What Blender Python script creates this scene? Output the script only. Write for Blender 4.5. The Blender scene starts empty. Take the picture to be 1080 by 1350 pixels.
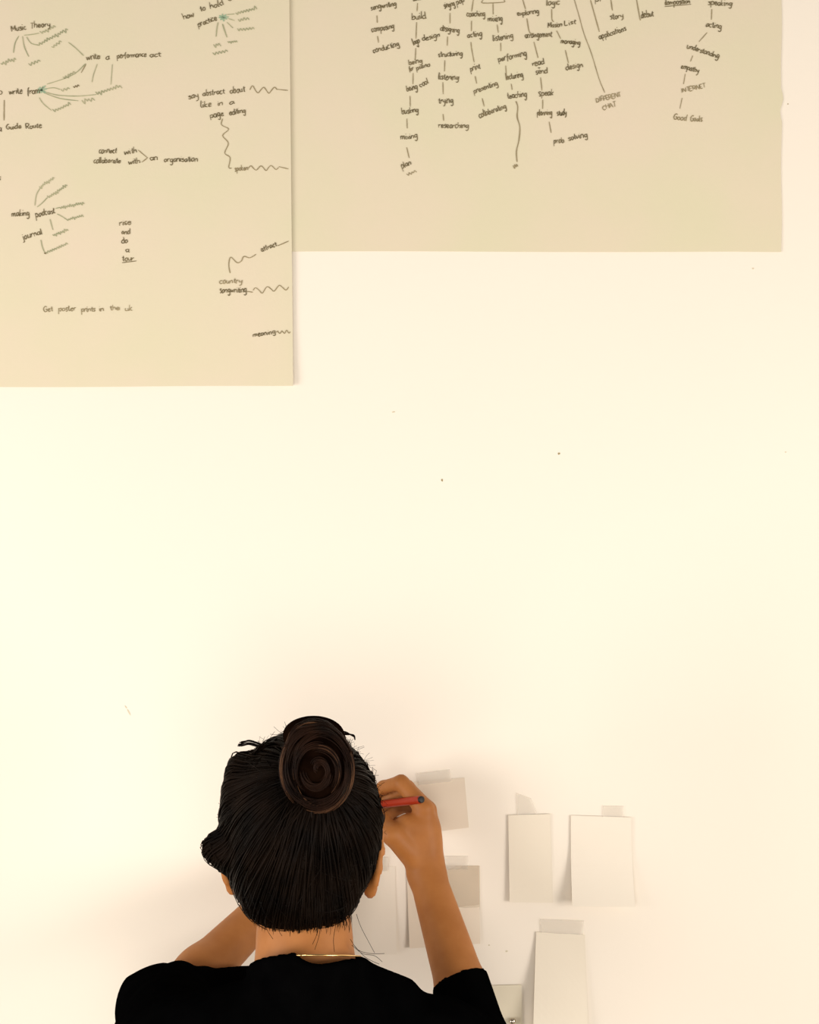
import bpy, math, random
import numpy as np
from mathutils import Vector

random.seed(7)
rng = np.random.default_rng(7)
scene = bpy.context.scene
COL = scene.collection

# ------------------------------------------------------------------ camera
CAM_Y, CAM_Z, FOC = -1.9, 1.86, 1900.0        # metres in front of the wall, eye height, focal length in px
cam_d = bpy.data.cameras.new('camera')
cam = bpy.data.objects.new('camera', cam_d)
COL.objects.link(cam)
cam.location = (0, CAM_Y, CAM_Z)
cam.rotation_euler = (math.pi / 2, 0, 0)
cam_d.sensor_fit = 'HORIZONTAL'
cam_d.sensor_width = 36.0
cam_d.lens = FOC / 1080.0 * 36.0
cam_d.clip_start = 0.02
scene.camera = cam

# ------------------------------------------------------------------ world, lights, exposure
world = bpy.data.worlds.new('room_world')
scene.world = world
world.use_nodes = True
wb = world.node_tree.nodes['Background']
wb.inputs[0].default_value = (1.0, 0.92, 0.80, 1)
wb.inputs[1].default_value = 0.33


def area(name, loc, target, size, energy, color):
    d = bpy.data.lights.new(name, 'AREA')
    d.shape = 'DISK'
    d.size = size
    d.energy = energy
    d.color = color
    o = bpy.data.objects.new(name, d)
    COL.objects.link(o)
    o.location = loc
    v = Vector(target) - Vector(loc)
    o.rotation_euler = v.to_track_quat('-Z', 'Y').to_euler()
    return o


for nm, loc, tgt, sx, sy, en, co in (('side_fill_left', (-2.15, -1.60, 1.36), (-0.1, 0, 1.22), 1.3, 1.1, 47.0, (1.0, 0.92, 0.855)),  # unseen side lights, added to brighten the wall around and behind the figure
                                     ('side_fill_right', (2.20, -1.65, 1.40), (0.1, 0, 1.22), 1.1, 1.0, 49.0, (1.0, 0.91, 0.83)),
                                     ('fill_light_back', (-0.3, -2.4, 1.42), (-0.1, 0, 1.35), 1.6, 0.8, 28.0, (1.0, 0.92, 0.83))):  # added fill from behind the camera for neck and hair
    wl = area(nm, loc, tgt, sx, en, co)
    wl.data.shape = 'RECTANGLE'
    wl.data.size_y = sy

vs = scene.view_settings
vs.view_transform = 'Standard'
vs.look = 'None'
vs.gamma = 1.0
vs.use_curve_mapping = False
vs.exposure = -0.13


# ------------------------------------------------------------------ helpers
def at(px, py, y):
    """photo pixel at a given depth plane (world y) -> world point"""
    s = (y - CAM_Y) / FOC
    return np.array([(px - 540.0) * s, y, CAM_Z + (675.0 - py) * s])


def tag(o, label=None, cat=None, group=None, kind=None):
    if label: o['label'] = label
    if cat: o['category'] = cat
    if group: o['group'] = group
    if kind: o['kind'] = kind
    return o


def mesh_obj(name, verts, faces, mat, parent=None, smooth=False):
    me = bpy.data.meshes.new(name)
    me.from_pydata([tuple(map(float, v)) for v in verts], [], [tuple(map(int, f)) for f in faces])
    me.validate()
    me.update()
    if smooth:
        me.polygons.foreach_set('use_smooth', [True] * len(me.polygons))
    o = bpy.data.objects.new(name, me)
    COL.objects.link(o)
    if mat: me.materials.append(mat)
    if parent:
        o.parent = parent
        o.matrix_parent_inverse = parent.matrix_basis.inverted()
    return o


def empty(name, loc):
    o = bpy.data.objects.new(name, None)
    o.empty_display_size = 0.05
    COL.objects.link(o)
    o.location = tuple(map(float, loc))
    return o


def box(x0, x1, y0, y1, z0, z1):
    v = [(x, y, z) for z in (z0, z1) for y in (y0, y1) for x in (x0, x1)]
    f = [(0, 2, 3, 1), (4, 5, 7, 6), (0, 1, 5, 4), (2, 6, 7, 3), (0, 4, 6, 2), (1, 3, 7, 5)]
    return v, f


def material(name, color, rough=0.7, noise=None, spec=0.3, bump=None, alpha=None, metallic=0.0, color2=None, sss=0.0):
    m = bpy.data.materials.new(name)
    m.use_nodes = True
    nt = m.node_tree
    b = nt.nodes['Principled BSDF']
    b.inputs['Roughness'].default_value = rough
    b.inputs['Specular IOR Level'].default_value = spec
    b.inputs['Metallic'].default_value = metallic
    b.inputs['Base Color'].default_value = (*color, 1)
    if sss:
        b.inputs['Subsurface Weight'].default_value = sss
        b.inputs['Subsurface Radius'].default_value = (0.01, 0.004, 0.002)
        b.inputs['Subsurface Scale'].default_value = 0.5
    tc = nt.nodes.new('ShaderNodeTexCoord')
    if noise:
        sc, c2 = noise
        n = nt.nodes.new('ShaderNodeTexNoise')
        n.inputs['Scale'].default_value = sc
        n.inputs['Detail'].default_value = 5
        nt.links.new(tc.outputs['Object'], n.inputs['Vector'])
        r = nt.nodes.new('ShaderNodeValToRGB')
        r.color_ramp.elements[0].position = 0.32
        r.color_ramp.elements[1].position = 0.68
        r.color_ramp.elements[0].color = (*color, 1)
        r.color_ramp.elements[1].color = (*c2, 1)
        nt.links.new(n.outputs['Fac'], r.inputs['Fac'])
        nt.links.new(r.outputs['Color'], b.inputs['Base Color'])
    if bump:
        sc, st, dist = bump
        n2 = nt.nodes.new('ShaderNodeTexNoise')
        n2.inputs['Scale'].default_value = sc
        n2.inputs['Detail'].default_value = 6
        nt.links.new(tc.outputs['Object'], n2.inputs['Vector'])
        bp = nt.nodes.new('ShaderNodeBump')
        bp.inputs['Strength'].default_value = st
        bp.inputs['Distance'].default_value = dist
        nt.links.new(n2.outputs['Fac'], bp.inputs['Height'])
        nt.links.new(bp.outputs['Normal'], b.inputs['Normal'])
    if alpha is not None:
        b.inputs['Alpha'].default_value = alpha
    return m


M = {}
M['wall'] = material('painted_plaster', (0.862, 0.804, 0.712), 0.9, (1.6, (0.874, 0.815, 0.720)), 0.15, (60, 0.12, 0.002))
M['floor'] = material('grey_floor', (0.36, 0.31, 0.25), 0.6, (5, (0.42, 0.36, 0.29)), 0.3)
M['sheet'] = material('buff_paper', (0.690, 0.650, 0.468), 0.85, (6, (0.728, 0.640, 0.500)), 0.15, (260, 0.25, 0.0006))
M['note'] = material('cream_note_paper', (0.790, 0.728, 0.612), 0.85, (14, (0.805, 0.743, 0.627)), 0.15, (150, 0.15, 0.0005))
M['note_pale'] = material('pale_note_paper', (0.832, 0.773, 0.670), 0.85, (14, (0.844, 0.785, 0.684)), 0.15, (150, 0.15, 0.0005))
M['note_pink'] = material('pinkish_note_paper', (0.770, 0.675, 0.555), 0.85, (18, (0.790, 0.702, 0.580)), 0.15, (150, 0.15, 0.0005))
M['note_grey'] = material('greyish_note_paper', (0.700, 0.645, 0.510), 0.85, (14, (0.72, 0.665, 0.53)), 0.15, (150, 0.15, 0.0005))
M['tape'] = material('clear_tape', (0.86, 0.815, 0.73), 0.45, (25, (0.84, 0.795, 0.715)), 0.25, None, 0.30)
M['tape_note'] = material('matte_tape_and_shade', (0.70, 0.61, 0.48), 0.5, (25, (0.68, 0.60, 0.47)), 0.25, None, 0.28)  # tape, and also the shaded band painted on the curling note
M['ink'] = material('black_pen_ink', (0.13, 0.105, 0.055), 0.8, (90, (0.24, 0.195, 0.11)), 0.1)
M['ink_soft'] = material('thin_pen_ink', (0.27, 0.22, 0.125), 0.8, (70, (0.36, 0.30, 0.18)), 0.1)
M['ink_green'] = material('green_marker_ink', (0.31, 0.33, 0.20), 0.8, (60, (0.45, 0.44, 0.28)), 0.1)
M['ink_teal'] = material('teal_marker_ink', (0.30, 0.44, 0.30), 0.8, (60, (0.40, 0.49, 0.34)), 0.1)
M['hole'] = material('filled_pin_hole', (0.30, 0.25, 0.13), 0.9, (300, (0.42, 0.36, 0.2)), 0.1)
M['scuff'] = material('wall_scuff', (0.66, 0.60, 0.45), 0.9, (300, (0.7, 0.64, 0.5)), 0.1)
M['skin'] = material('skin', (0.335, 0.122, 0.028), 0.55, (28, (0.405, 0.158, 0.042)), 0.28, (260, 0.15, 0.0006), sss=0.04)
M['hair_base'] = material('dark_hair_mass', (0.0010, 0.0006, 0.0004), 0.8, (30, (0.0040, 0.0022, 0.0013)), 0.0)
M['bun_base'] = material('brown_hair_mass', (0.0030, 0.0013, 0.0008), 0.8, (40, (0.009, 0.004, 0.0022)), 0.0)
M['hair'] = material('black_brown_hair', (0.0010, 0.0006, 0.0004), 0.45, (26, (0.0085, 0.0046, 0.0027)), 0.04)
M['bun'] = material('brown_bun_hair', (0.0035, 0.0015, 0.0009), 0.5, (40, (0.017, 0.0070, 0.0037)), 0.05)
M['bun_light'] = material('lit_bun_edge_hair', (0.026, 0.011, 0.0055), 0.6, (60, (0.095, 0.043, 0.019)), 0.1)  # lighter strand colour imitates light along the rim of the bun
M['shirt'] = material('black_cotton', (0.0009, 0.0009, 0.0010), 1.0, (40, (0.0015, 0.0015, 0.0016)), 0.0, (900, 0.2, 0.0005))
M['trousers'] = material('dark_denim', (0.015, 0.017, 0.024), 0.9, (40, (0.02, 0.023, 0.03)), 0.15)
M['shoe'] = material('black_canvas', (0.012, 0.012, 0.012), 0.8, (60, (0.02, 0.02, 0.02)), 0.2)
M['gold'] = material('gold_chain', (0.85, 0.55, 0.22), 0.25, (80, (0.9, 0.62, 0.28)), 0.5, metallic=1.0)
M['pen'] = material('red_pen_plastic', (0.36, 0.027, 0.006), 0.42, (30, (0.33, 0.023, 0.005)), 0.3)
M['pen_cap'] = material('black_pen_plastic', (0.010, 0.008, 0.008), 0.5, (30, (0.014, 0.011, 0.011)), 0.35)
M['steel'] = material('steel_pin', (0.55, 0.50, 0.42), 0.18, (90, (0.6, 0.55, 0.46)), 0.5, metallic=1.0)
M['eye'] = material('eye_white', (0.75, 0.72, 0.68), 0.2, (40, (0.72, 0.68, 0.64)), 0.5)
M['iris'] = material('brown_iris', (0.05, 0.022, 0.01), 0.2, (200, (0.09, 0.04, 0.02)), 0.5)

# ------------------------------------------------------------------ setting
WALL_Y = 0.0
v, f = box(-3.2, 3.2, WALL_Y, 0.15, 0, 3.2)
wall = mesh_obj('wall_back', v, f, M['wall'])
tag(wall, 'warm white painted plaster wall with a few pin holes', 'wall', kind='structure')
v, f = box(-3.2, 3.2, -4.2, 0.0, -0.1, 0.0)
floor = mesh_obj('floor', v, f, M['floor'])
tag(floor, 'plain grey floor below the white wall', 'floor', kind='structure')


def speck(px, py, rx, ry, rot, mat, name):
    """a tiny shallow dimple rim on the wall"""
    c = at(px, py, WALL_Y)
    n = 10
    vs_, fs_ = [], []
    for ring, (k, y) in enumerate(((1.0, 0.0), (0.7, -0.0004), (0.25, -0.0002))):
        for i in range(n):
            a = 2 * math.pi * i / n
            jx = 1 + 0.18 * math.sin(3 * a + px)
            x, z = rx * k * jx * math.cos(a), ry * k * math.sin(a)
            vs_.append((c[0] + (x * math.cos(rot) - z * math.sin(rot)) / 1000, y - 0.0001, c[2] + (x * math.sin(rot) + z * math.cos(rot)) / 1000))
    for r in range(2):
        for i in range(n):
            j = (i + 1) % n
            fs_.append((r * n + i, r * n + j, (r + 1) * n + j, (r + 1) * n + i))
    fs_.append(tuple(2 * n + i for i in range(n)))
    return mesh_obj(name, vs_, fs_, mat, wall)


for (px, py, rx, ry, rot, m) in ((993, 354, 1.5, 1.2, 0.3, 'scuff'), (737, 598, 1.7, 1.5, 0.4, 'hole'), (583, 633, 1.2, 1.9, 0.1, 'hole'),
                                 (519, 543, 2.2, 1.0, 0.2, 'scuff'), (668, 1254, 1.7, 1.3, 0.2, 'scuff'), (1039, 137, 0.9, 0.8, 0, 'hole'),
                                 (1036, 596, 1.2, 0.9, 0, 'scuff'), (645, 1246, 1.3, 1.0, 0.2, 'scuff')):
    speck(px, py, rx, ry, rot, M[m], 'pin_hole')
speck(170, 939, 1.0, 5.0, 0.5, M['scuff'], 'scuff_mark')
speck(166, 932, 0.8, 2.6, 0.6, M['scuff'], 'scuff_mark')


# ------------------------------------------------------------------ large paper sheets
def sheet_surface(seed, base, amp):
    a = np.random.default_rng(seed).uniform(0, 6.28, 6)

    def s(x, z):
        return base - amp * (0.5 + 0.25 * np.sin(9 * x + a[0] + 2 * z) + 0.15 * np.sin(17 * x - 5 * z + a[1]) + 0.12 * np.sin(11 * z + a[2] + 3 * x))
    return s


def make_sheet(name, label, x0, x1, ztop, zbot, surf, edge_r, edge_b, nx, nz, lift, group):
    """a hanging sheet with front and back faces; edge_r / edge_b give the outline, lift curls the free corner"""
    e = empty(name, ((x0 + x1) / 2, -0.001, zbot))
    tag(e, label, 'paper sheet', group)
    th = 0.00045
    V, F = [], []
    for side in (0, 1):
        for j in range(nz + 1):
            for i in range(nx + 1):
                u, w = i / nx, j / nz
                zb = zbot + edge_b(u)
                z = ztop + (zb - ztop) * w
                xr = x1 + edge_r(z)
                x = x0 + (xr - x0) * u
                y = surf(x, z) - lift(u, w)
                V.append((x, y + (th if side else 0), z))
    n1 = (nx + 1) * (nz + 1)
    idx = lambda i, j, s: s * n1 + j * (nx + 1) + i
    for j in range(nz):
        for i in range(nx):
            F.append((idx(i, j, 0), idx(i, j + 1, 0), idx(i + 1, j + 1, 0), idx(i + 1, j, 0)))
            F.append((idx(i, j, 1), idx(i + 1, j, 1), idx(i + 1, j + 1, 1), idx(i, j + 1, 1)))
    for i in range(nx):
        F.append((idx(i, 0, 0), idx(i + 1, 0, 0), idx(i + 1, 0, 1), idx(i, 0, 1)))
        F.append((idx(i, nz, 0), idx(i, nz, 1), idx(i + 1, nz, 1), idx(i + 1, nz, 0)))
    for j in range(nz):
        F.append((idx(0, j, 0), idx(0, j, 1), idx(0, j + 1, 1), idx(0, j + 1, 0)))
        F.append((idx(nx, j, 0), idx(nx, j + 1, 0), idx(nx, j + 1, 1), idx(nx, j, 1)))
    mesh_obj('paper', V, F, M['sheet'], e)
    return e


zt = lambda py: CAM_Z + (675.0 - py) / 1000.0
xt = lambda px: (px - 540.0) / 1000.0
surfR = sheet_surface(3, -0.0008, 0.0016)
surfL0 = sheet_surface(5, -0.0030, 0.0018)


def surfL(x, z):
    px, py = x * 1000 + 540, 675 - (z - CAM_Z) * 1000
    return surfL0(x, z) - 0.0007 * max(0, (px - 352) / 33) - 0.0025 * max(0, (px - 345) / 40) ** 2 * max(0, (py - 430) / 80)




def tear(z):
    d = 0.0
    py = 675 - (z - CAM_Z) * 1000
    if 118 < py < 140: d += 0.003 * (1 - abs(py - 129) / 11)
    if 138 < py < 160: d -= 0.003 * (1 - abs(py - 149) / 11)
    return d + 0.0006 * math.sin(py * 0.05)


sheetR = make_sheet('paper_sheet', 'buff paper sheet hung higher, covered in branching columns of handwritten words', xt(350), xt(1030), zt(-560), zt(332), surfR,
                    tear, lambda u: 0.0006 * math.sin(7 * u) + 0.0012 * (0.5 - u) * 0 + (-0.0010 if u > .9 else 0) * (u - .9) * 10, 60, 120,
                    lambda u, w: 0.0008 * max(0, (w - .93) / .07) * u, 'large paper sheets')
sheetL = make_sheet('paper_sheet', 'buff paper sheet hung lower, with mind maps and wavy lines in pen and green marker', xt(-270), xt(384.5), zt(-400), zt(509.5), surfL,
                    lambda z: 0.0035 * max(-1.0, min(1.0, ((675 - (z - CAM_Z) * 1000) - 150) / 350.0)) - 0.001, lambda u: -0.001 * (1 - u) + 0.0006 * math.sin(9 * u), 60, 120,
                    lambda u, w: 0.0, 'large paper sheets')


# ------------------------------------------------------------------ handwriting: single-stroke letters
def G(adv, *strokes):
    return adv, [[tuple(map(float, p.split(','))) for p in s.split()] for s in strokes]


GL = {
    'a': G(1.0, '.8,.9 .4,1 .1,.6 .2,.1 .5,.05 .8,.5', '.82,1 .8,.3 .95,0'), 'b': G(.95, '.1,1.9 .12,0', '.12,.5 .5,1 .8,.7 .7,.1 .4,-.02 .12,.2'),
    'c': G(.85, '.75,.85 .4,1 .1,.5 .35,0 .8,.2'), 'd': G(1, '.8,.8 .4,1 .1,.5 .3,0 .7,.2', '.82,1.9 .8,.3 .95,0'), 'e': G(.9, '.12,.5 .75,.6 .5,1 .15,.7 .2,.1 .55,0 .85,.25'),
    'f': G(.7, '.7,1.8 .4,1.8 .3,1.2 .28,-.5', '.0,.95 .65,1'), 'g': G(1, '.8,.85 .4,1 .1,.55 .35,.1 .8,.5', '.82,1 .8,-.5 .5,-.9 .1,-.6'),
    'h': G(1, '.1,1.9 .12,0', '.12,.6 .45,1 .75,.8 .78,0'), 'i': G(.4, '.15,1 .15,.2 .35,0', '.16,1.45 .18,1.55'), 'j': G(.5, '.3,1 .3,-.6 .0,-.8', '.3,1.45 .32,1.55'),
    'k': G(.9, '.1,1.9 .12,0', '.7,1 .15,.45 .75,0'), 'l': G(.42, '.15,1.9 .15,.2 .35,0'), 'm': G(1.5, '.1,1 .12,0', '.12,.6 .4,1 .62,.8 .64,0', '.66,.6 .95,1 1.2,.8 1.25,0'),
    'n': G(1, '.1,1 .12,0', '.12,.6 .45,1 .75,.8 .8,0'), 'o': G(.95, '.45,1 .1,.6 .2,.1 .5,0 .82,.4 .7,.9 .42,1'), 'p': G(1, '.1,1 .12,-.9', '.12,.6 .5,1 .82,.6 .6,.05 .14,.2'),
    'q': G(1, '.8,.85 .4,1 .1,.5 .4,.05 .8,.5', '.82,1 .82,-.9'), 'r': G(.75, '.1,1 .12,0', '.12,.55 .4,.95 .7,.9'), 's': G(.8, '.7,.9 .4,1 .15,.75 .6,.4 .5,0 .1,.1'),
    't': G(.65, '.3,1.6 .3,.2 .6,.05', '.0,1.05 .62,1.1'), 'u': G(1, '.1,1 .12,.3 .4,0 .75,.3', '.78,1 .78,.2 .95,0'), 'v': G(.85, '.05,1 .4,0 .8,1'), 'w': G(1.3, '.05,1 .3,0 .6,.8 .9,0 1.2,1'),
    'x': G(.85, '.1,1 .75,0', '.75,1 .1,0'), 'y': G(.95, '.1,1 .2,.4 .75,.4', '.8,1 .7,-.5 .2,-.8'), 'z': G(.85, '.1,1 .75,1 .1,0 .8,0'),
    '+': G(.9, '.1,.5 .8,.5', '.45,.9 .45,.1'), '.': G(.4, '.1,.0 .2,.1'), ' ': G(.75), '-': G(.8, '.1,.5 .7,.5'),
    'A': G(1.2, '.05,0 .55,1.8 1.05,0', '.25,.7 .85,.7'), 'C': G(1.1, '1,1.5 .6,1.8 .1,.9 .5,0 1,.3'), 'D': G(1.2, '.1,0 .1,1.8 .8,1.5 1,.8 .7,.1 .1,0'), 'E': G(1, '.9,1.8 .1,1.8 .1,0 .9,0', '.1,.9 .7,.9'),
    'G': G(1.2, '1,1.5 .6,1.8 .1,.9 .5,0 1,.2 1,.8 .6,.8'), 'H': G(1.2, '.1,1.8 .1,0', '1,1.8 1,0', '.1,.9 1,.9'), 'I': G(.5, '.2,1.8 .2,0'), 'L': G(.95, '.1,1.8 .1,0 .85,0'),
    'M': G(1.4, '.1,0 .15,1.8 .65,.5 1.15,1.8 1.2,0'), 'N': G(1.2, '.1,0 .1,1.8 1,0 1,1.8'), 'O': G(1.2, '.6,1.8 .1,.9 .6,0 1.1,.9 .6,1.8'), 'P': G(1.1, '.1,0 .1,1.8 .9,1.5 .8,.9 .1,.8'),
    'R': G(1.15, '.1,0 .1,1.8 .9,1.5 .7,.9 .1,.85', '.4,.85 1,0'), 'S': G(1.05, '.9,1.5 .5,1.8 .15,1.4 .85,.5 .5,0 .1,.3'), 'T': G(1.05, '.05,1.8 1,1.8', '.52,1.8 .5,0'),
    'U': G(1.15, '.1,1.8 .15,.4 .55,0 1,.4 1,1.8'), 'W': G(1.5, '.05,1.8 .35,0 .7,1.2 1.05,0 1.4,1.8'), 'V': G(1.1, '.05,1.8 .5,0 1,1.8'), 'K': G(1.1, '.1,1.8 .1,0', '.9,1.8 .15,.8 1,0'), 'F': G(.95, '.9,1.8 .1,1.8 .1,0', '.1,.9 .7,.9'),
}


def smooth_poly(p, sub=3):
    p = [np.array(q) for q in p]
    if len(p) < 3: return p
    out = []
    for i in range(len(p) - 1):
        p0, p1, p2, p3 = p[max(i - 1, 0)], p[i], p[i + 1], p[min(i + 2, len(p) - 1)]
        for k in range(sub):
            t = k / sub
            out.append(.5 * ((2 * p1) + (-p0 + p2) * t + (2 * p0 - 5 * p1 + 4 * p2 - p3) * t * t + (-p0 + 3 * p1 - 3 * p2 + p3) * t ** 3))
    out.append(p[-1])
    return out


def ribbon(lines, wd, surf, off):
    """lines in photo-wall pixels -> flat ink ribbons lying on the paper"""
    V, F = [], []
    for ln in lines:
        n = len(ln)
        if n < 2: continue
        P = np.array(ln, float)
        T = np.gradient(P, axis=0)
        L = np.hypot(T[:, 0], T[:, 1]) + 1e-9
        N = np.stack([-T[:, 1] / L, T[:, 0] / L], 1)
        b = len(V)
        for i in range(n):
            w = wd * (0.8 + 0.35 * random.random()) * (0.7 if i in (0, n - 1) else 1)
            for s in (1, -1):
                q = P[i] + N[i] * s * w / 2
                x, z = xt(q[0]), zt(q[1])
                V.append((x, float(surf(x, z)) - off, z))
        for i in range(n - 1):
            F.append((b + 2 * i, b + 2 * i + 1, b + 2 * i + 3, b + 2 * i + 2))
    return V, F


SURF = {'L': (surfL, sheetL), 'R': (surfR, sheetR)}


def word(sd, text, x0, y0, x1, y1, h=5.0, ink='ink', wd=1.2, name='handwritten_word'):
    """text along the base line (x0,y0)-(x1,y1); h is the x-height in px"""
    surf, sheet = SURF[sd]
    tot = sum(GL[c][0] for c in text)
    d = np.array([x1 - x0, y1 - y0], float)
    L = np.hypot(*d)
    d /= L
    nrm = np.array([d[1], -d[0]])
    sx = L / tot
    lines, cur = [], 0.0
    for c in text:
        adv, strokes = GL[c]
        jh = h * random.uniform(.88, 1.12)
        jy = random.uniform(-.35, .35)
        sl = random.uniform(.0, .22)
        for s in strokes:
            pts = []
            for (gx, gy) in smooth_poly([(a + random.uniform(-.09, .09), b + random.uniform(-.1, .1)) for a, b in s]):
                u = (cur + gx) * sx + gy * jh * sl * .5
                w = gy * jh * .92 + jy
                pts.append(np.array([x0, y0]) + d * u + nrm * w)
            lines.append(pts)
        cur += adv
    V, F = ribbon(lines, wd, surf, 0.0006 + random.uniform(0, .0002))
    return mesh_obj(name, V, F, M[ink], sheet)


def stroke(sd, pts, ink='ink_soft', wd=1.2, name='connecting_line', jitter=.25, sub=4):
    surf, sheet = SURF[sd]
    p = smooth_poly([np.array(q, float) + rng.uniform(-jitter, jitter, 2) for q in pts], sub)
    if len(p) == 2:
        a, b = p
        p = [a + (b - a) * t for t in np.linspace(0, 1, 5)]
    V, F = ribbon([p], wd, surf, 0.0006)
    return mesh_obj(name, V, F, M[ink], sheet)


def wave(sd, x0, y0, x1, y1, n, amp, ink='ink_soft', wd=1.2):
    pts = []
    m = int(n * 4)
    d = np.array([x1 - x0, y1 - y0], float)
    nr = np.array([d[1], -d[0]]) / np.hypot(*d)
    for i in range(m + 1):
        t = i / m
        pts.append(np.array([x0, y0]) + d * t + nr * amp * math.sin(2 * math.pi * n * t) * (.75 + .5 * random.random()))
    stroke(sd, pts, ink, wd, 'wavy_line', .2, 3)


def scribble(sd, x0, y0, x1, y1, h=3.2, ink='ink_green', wd=1.15):
    """a word too faint to read: a run of small loops"""
    L = math.hypot(x1 - x0, y1 - y0)
    n = max(3, int(L / (h * 1.15)))
    d = np.array([x1 - x0, y1 - y0], float) / L
    nr = np.array([d[1], -d[0]])
    pts = []
    for i in range(n):
        a, b = i / n * L, (i + .5) / n * L
        pts.append(np.array([x0, y0]) + d * a + nr * h * random.uniform(.7, 1.5 if random.random() > .8 else 1.0))
        pts.append(np.array([x0, y0]) + d * b - nr * h * (random.uniform(.0, .25) if random.random() > .12 else .7))
    stroke(sd, pts, ink, wd, 'faint_scribble', .15, 3)


# --- right-hand sheet (columns of verbs)
W = lambda *a, **k: word('R', *a, **k)
S = lambda *a, **k: stroke('R', list(a), **k)
W('songwriting', 489, 14, 523, 8, 4.4); S((497, 21), (497.5, 31)); W('composing', 490, 43, 520, 38, 4.6); S((498, 48), (499.5, 57)); W('conducting', 492, 71, 527, 61, 4.6)
W('dance', 545, 2, 556, 1, 4); S((550.5, 5), (550, 16)); W('build', 543, 27, 562, 25, 5.2); S((549.5, 30), (548.5, 52)); W('logo', 545, 60, 554, 57, 4.6); W('design', 557, 55, 581, 49, 4)
S((548, 64), (547.5, 80)); W('being', 539, 86, 557, 83, 4.2); W('for', 540, 95, 546, 93, 3.6); W('piano', 549, 93, 568, 88, 4); S((545, 97), (544.5, 112))
W('being', 536, 121, 551, 118, 4.6); W('cool', 554, 116, 566, 110, 4.6); S((541, 127), (541, 141)); W('busking', 530, 151, 552, 148, 5); S((536.5, 157), (537, 170)); W('mixing', 528, 185, 551, 182, 4.6)
S((536.5, 195), (539.5, 209)); W('plan', 530, 223, 543, 217, 4.8); scribble('R', 537, 232, 551, 226, 3, 'ink_soft', 1)
W('singing', 586, 12, 600, 8, 5); W('pop', 602, 7, 613, 3, 4.4); S((593.5, 18), (593.5, 32)); W('designing', 580, 41, 606, 44, 4.8); S((590, 49), (589.5, 61)); W('structuring', 578, 76, 610, 74, 4.4)
S((586.5, 80), (586, 95)); W('listening', 578, 105, 605, 106, 4.8); S((584, 109), (584.5, 125)); W('trying', 578, 137, 598, 136, 5); S((584, 151), (585, 160)); W('researching', 578, 169, 618, 169, 4.6)
S((624, 0), (622, 16)); W('coaching', 615, 23, 640, 22, 4.6); S((621.5, 28), (621.5, 42)); W('acting', 616, 51, 636, 48, 5); S((621, 56), (622, 66), (625, 83)); W('print', 620, 95, 634, 91, 4.8)
S((626.5, 101), (628.5, 111)); W('presenting', 625, 124, 657, 113, 4.4); S((636, 130), (638.5, 141)); W('collaborating', 632, 156, 668, 143, 4.6)
S((637, 1), (637, 5), (664, 4), (664, 1)); S((650, 5), (650, 20)); W('mixing', 643, 29, 663, 29, 5); S((655.5, 33), (657, 44)); W('listening', 650, 55, 677, 51, 4.8); S((660, 57), (660.5, 68)); W('performing', 657, 82, 695, 74, 4.8)
S((667, 87), (667.5, 104)); W('lecturing', 667, 106, 690, 102, 4.8); S((674, 111), (675.5, 119)); W('teaching', 669, 131, 695, 128, 5)
S((680, 134), (682.5, 142), (682, 155), (685.5, 168), (684, 185), (681, 200), (681.5, 214), wd=1.5); scribble('R', 677, 221, 684, 219, 3, 'ink_soft', 1.4)
S((689, 0), (693, 13)); W('exploring', 682, 22, 711, 18, 4.4); S((694.5, 25), (698, 43), (704, 45)); W('arrangement', 692, 51, 728, 49, 4.6); S((704, 56), (709.5, 77))
W('read', 702, 88, 718, 85, 4.8); W('+', 709, 92, 713, 92, 3.4); W('send', 706, 99, 722, 97, 4.6); S((712.5, 103), (714.5, 120)); W('speak', 710, 127, 730, 126, 5); S((715.5, 132), (715.5, 144))
W('planning', 708, 153, 728, 152, 4.6); W('study', 734, 153, 747, 152, 4.6); S((724, 161), (726.5, 176)); W('prob.', 730, 190, 745, 188, 4.2); W('solving', 749, 186, 775, 181, 4.4)
W('logic', 720, 8, 738, 7, 5); S((727.5, 13), (727.5, 26), (730, 30)); W('Mission', 722, 37, 741, 36, 4.0); W('List', 744, 35, 760, 32, 3.8); S((733.5, 41), (739, 52)); W('managing', 739, 58, 765, 60, 4.4)
S((745, 67), (749.5, 84)); W('design', 746, 93, 769, 89, 5)
S((757, 0), (763, 20), (770, 45), (780, 72), (790, 105), (797, 123), ink='ink_soft', wd=0.95); W('DIFFERENT', 786, 136, 819, 128, 3.6, 'ink_soft'); W('CHAT', 794, 146, 813, 141, 3.6, 'ink_soft')
S((778, 0), (783, 18), (790, 43), wd=1.3); W('pr', 784, 3, 795, 3, 4.4); W('applications', 790, 53, 826, 41, 4.8); S((805, 0), (807, 15), wd=1.3); W('story', 804, 27, 822, 24, 4.8)
S((839, 0), (843, 22), (844, 28), wd=1.3); W('debut', 845, 25, 862, 22, 4.8); W('l', 877, 7, 879, 7, 4)
W('composition', 876, 8, 910, 5, 4.2); S((876, 9.5), (911, 6.5), ink='ink'); W('speaking', 933, 7, 965, 9, 4.6); S((938, 13), (937.5, 27)); W('acting', 930, 36, 951, 39, 5); S((932, 44), (921, 56), wd=1)
W('understanding', 905, 64, 947, 78, 4.2); S((913, 74), (910, 82), wd=1); W('empathy', 897, 91, 921, 97, 4.4); S((903, 98), (901, 112), wd=1); W('INTERNET', 898, 123, 931, 116, 3.4, 'ink_soft'); S((899, 130), (896, 144), wd=1)
W('Good', 887, 158, 905, 160, 4.2, 'ink_soft'); W('Goals', 909, 160, 926, 161, 4.2, 'ink_soft')

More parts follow.
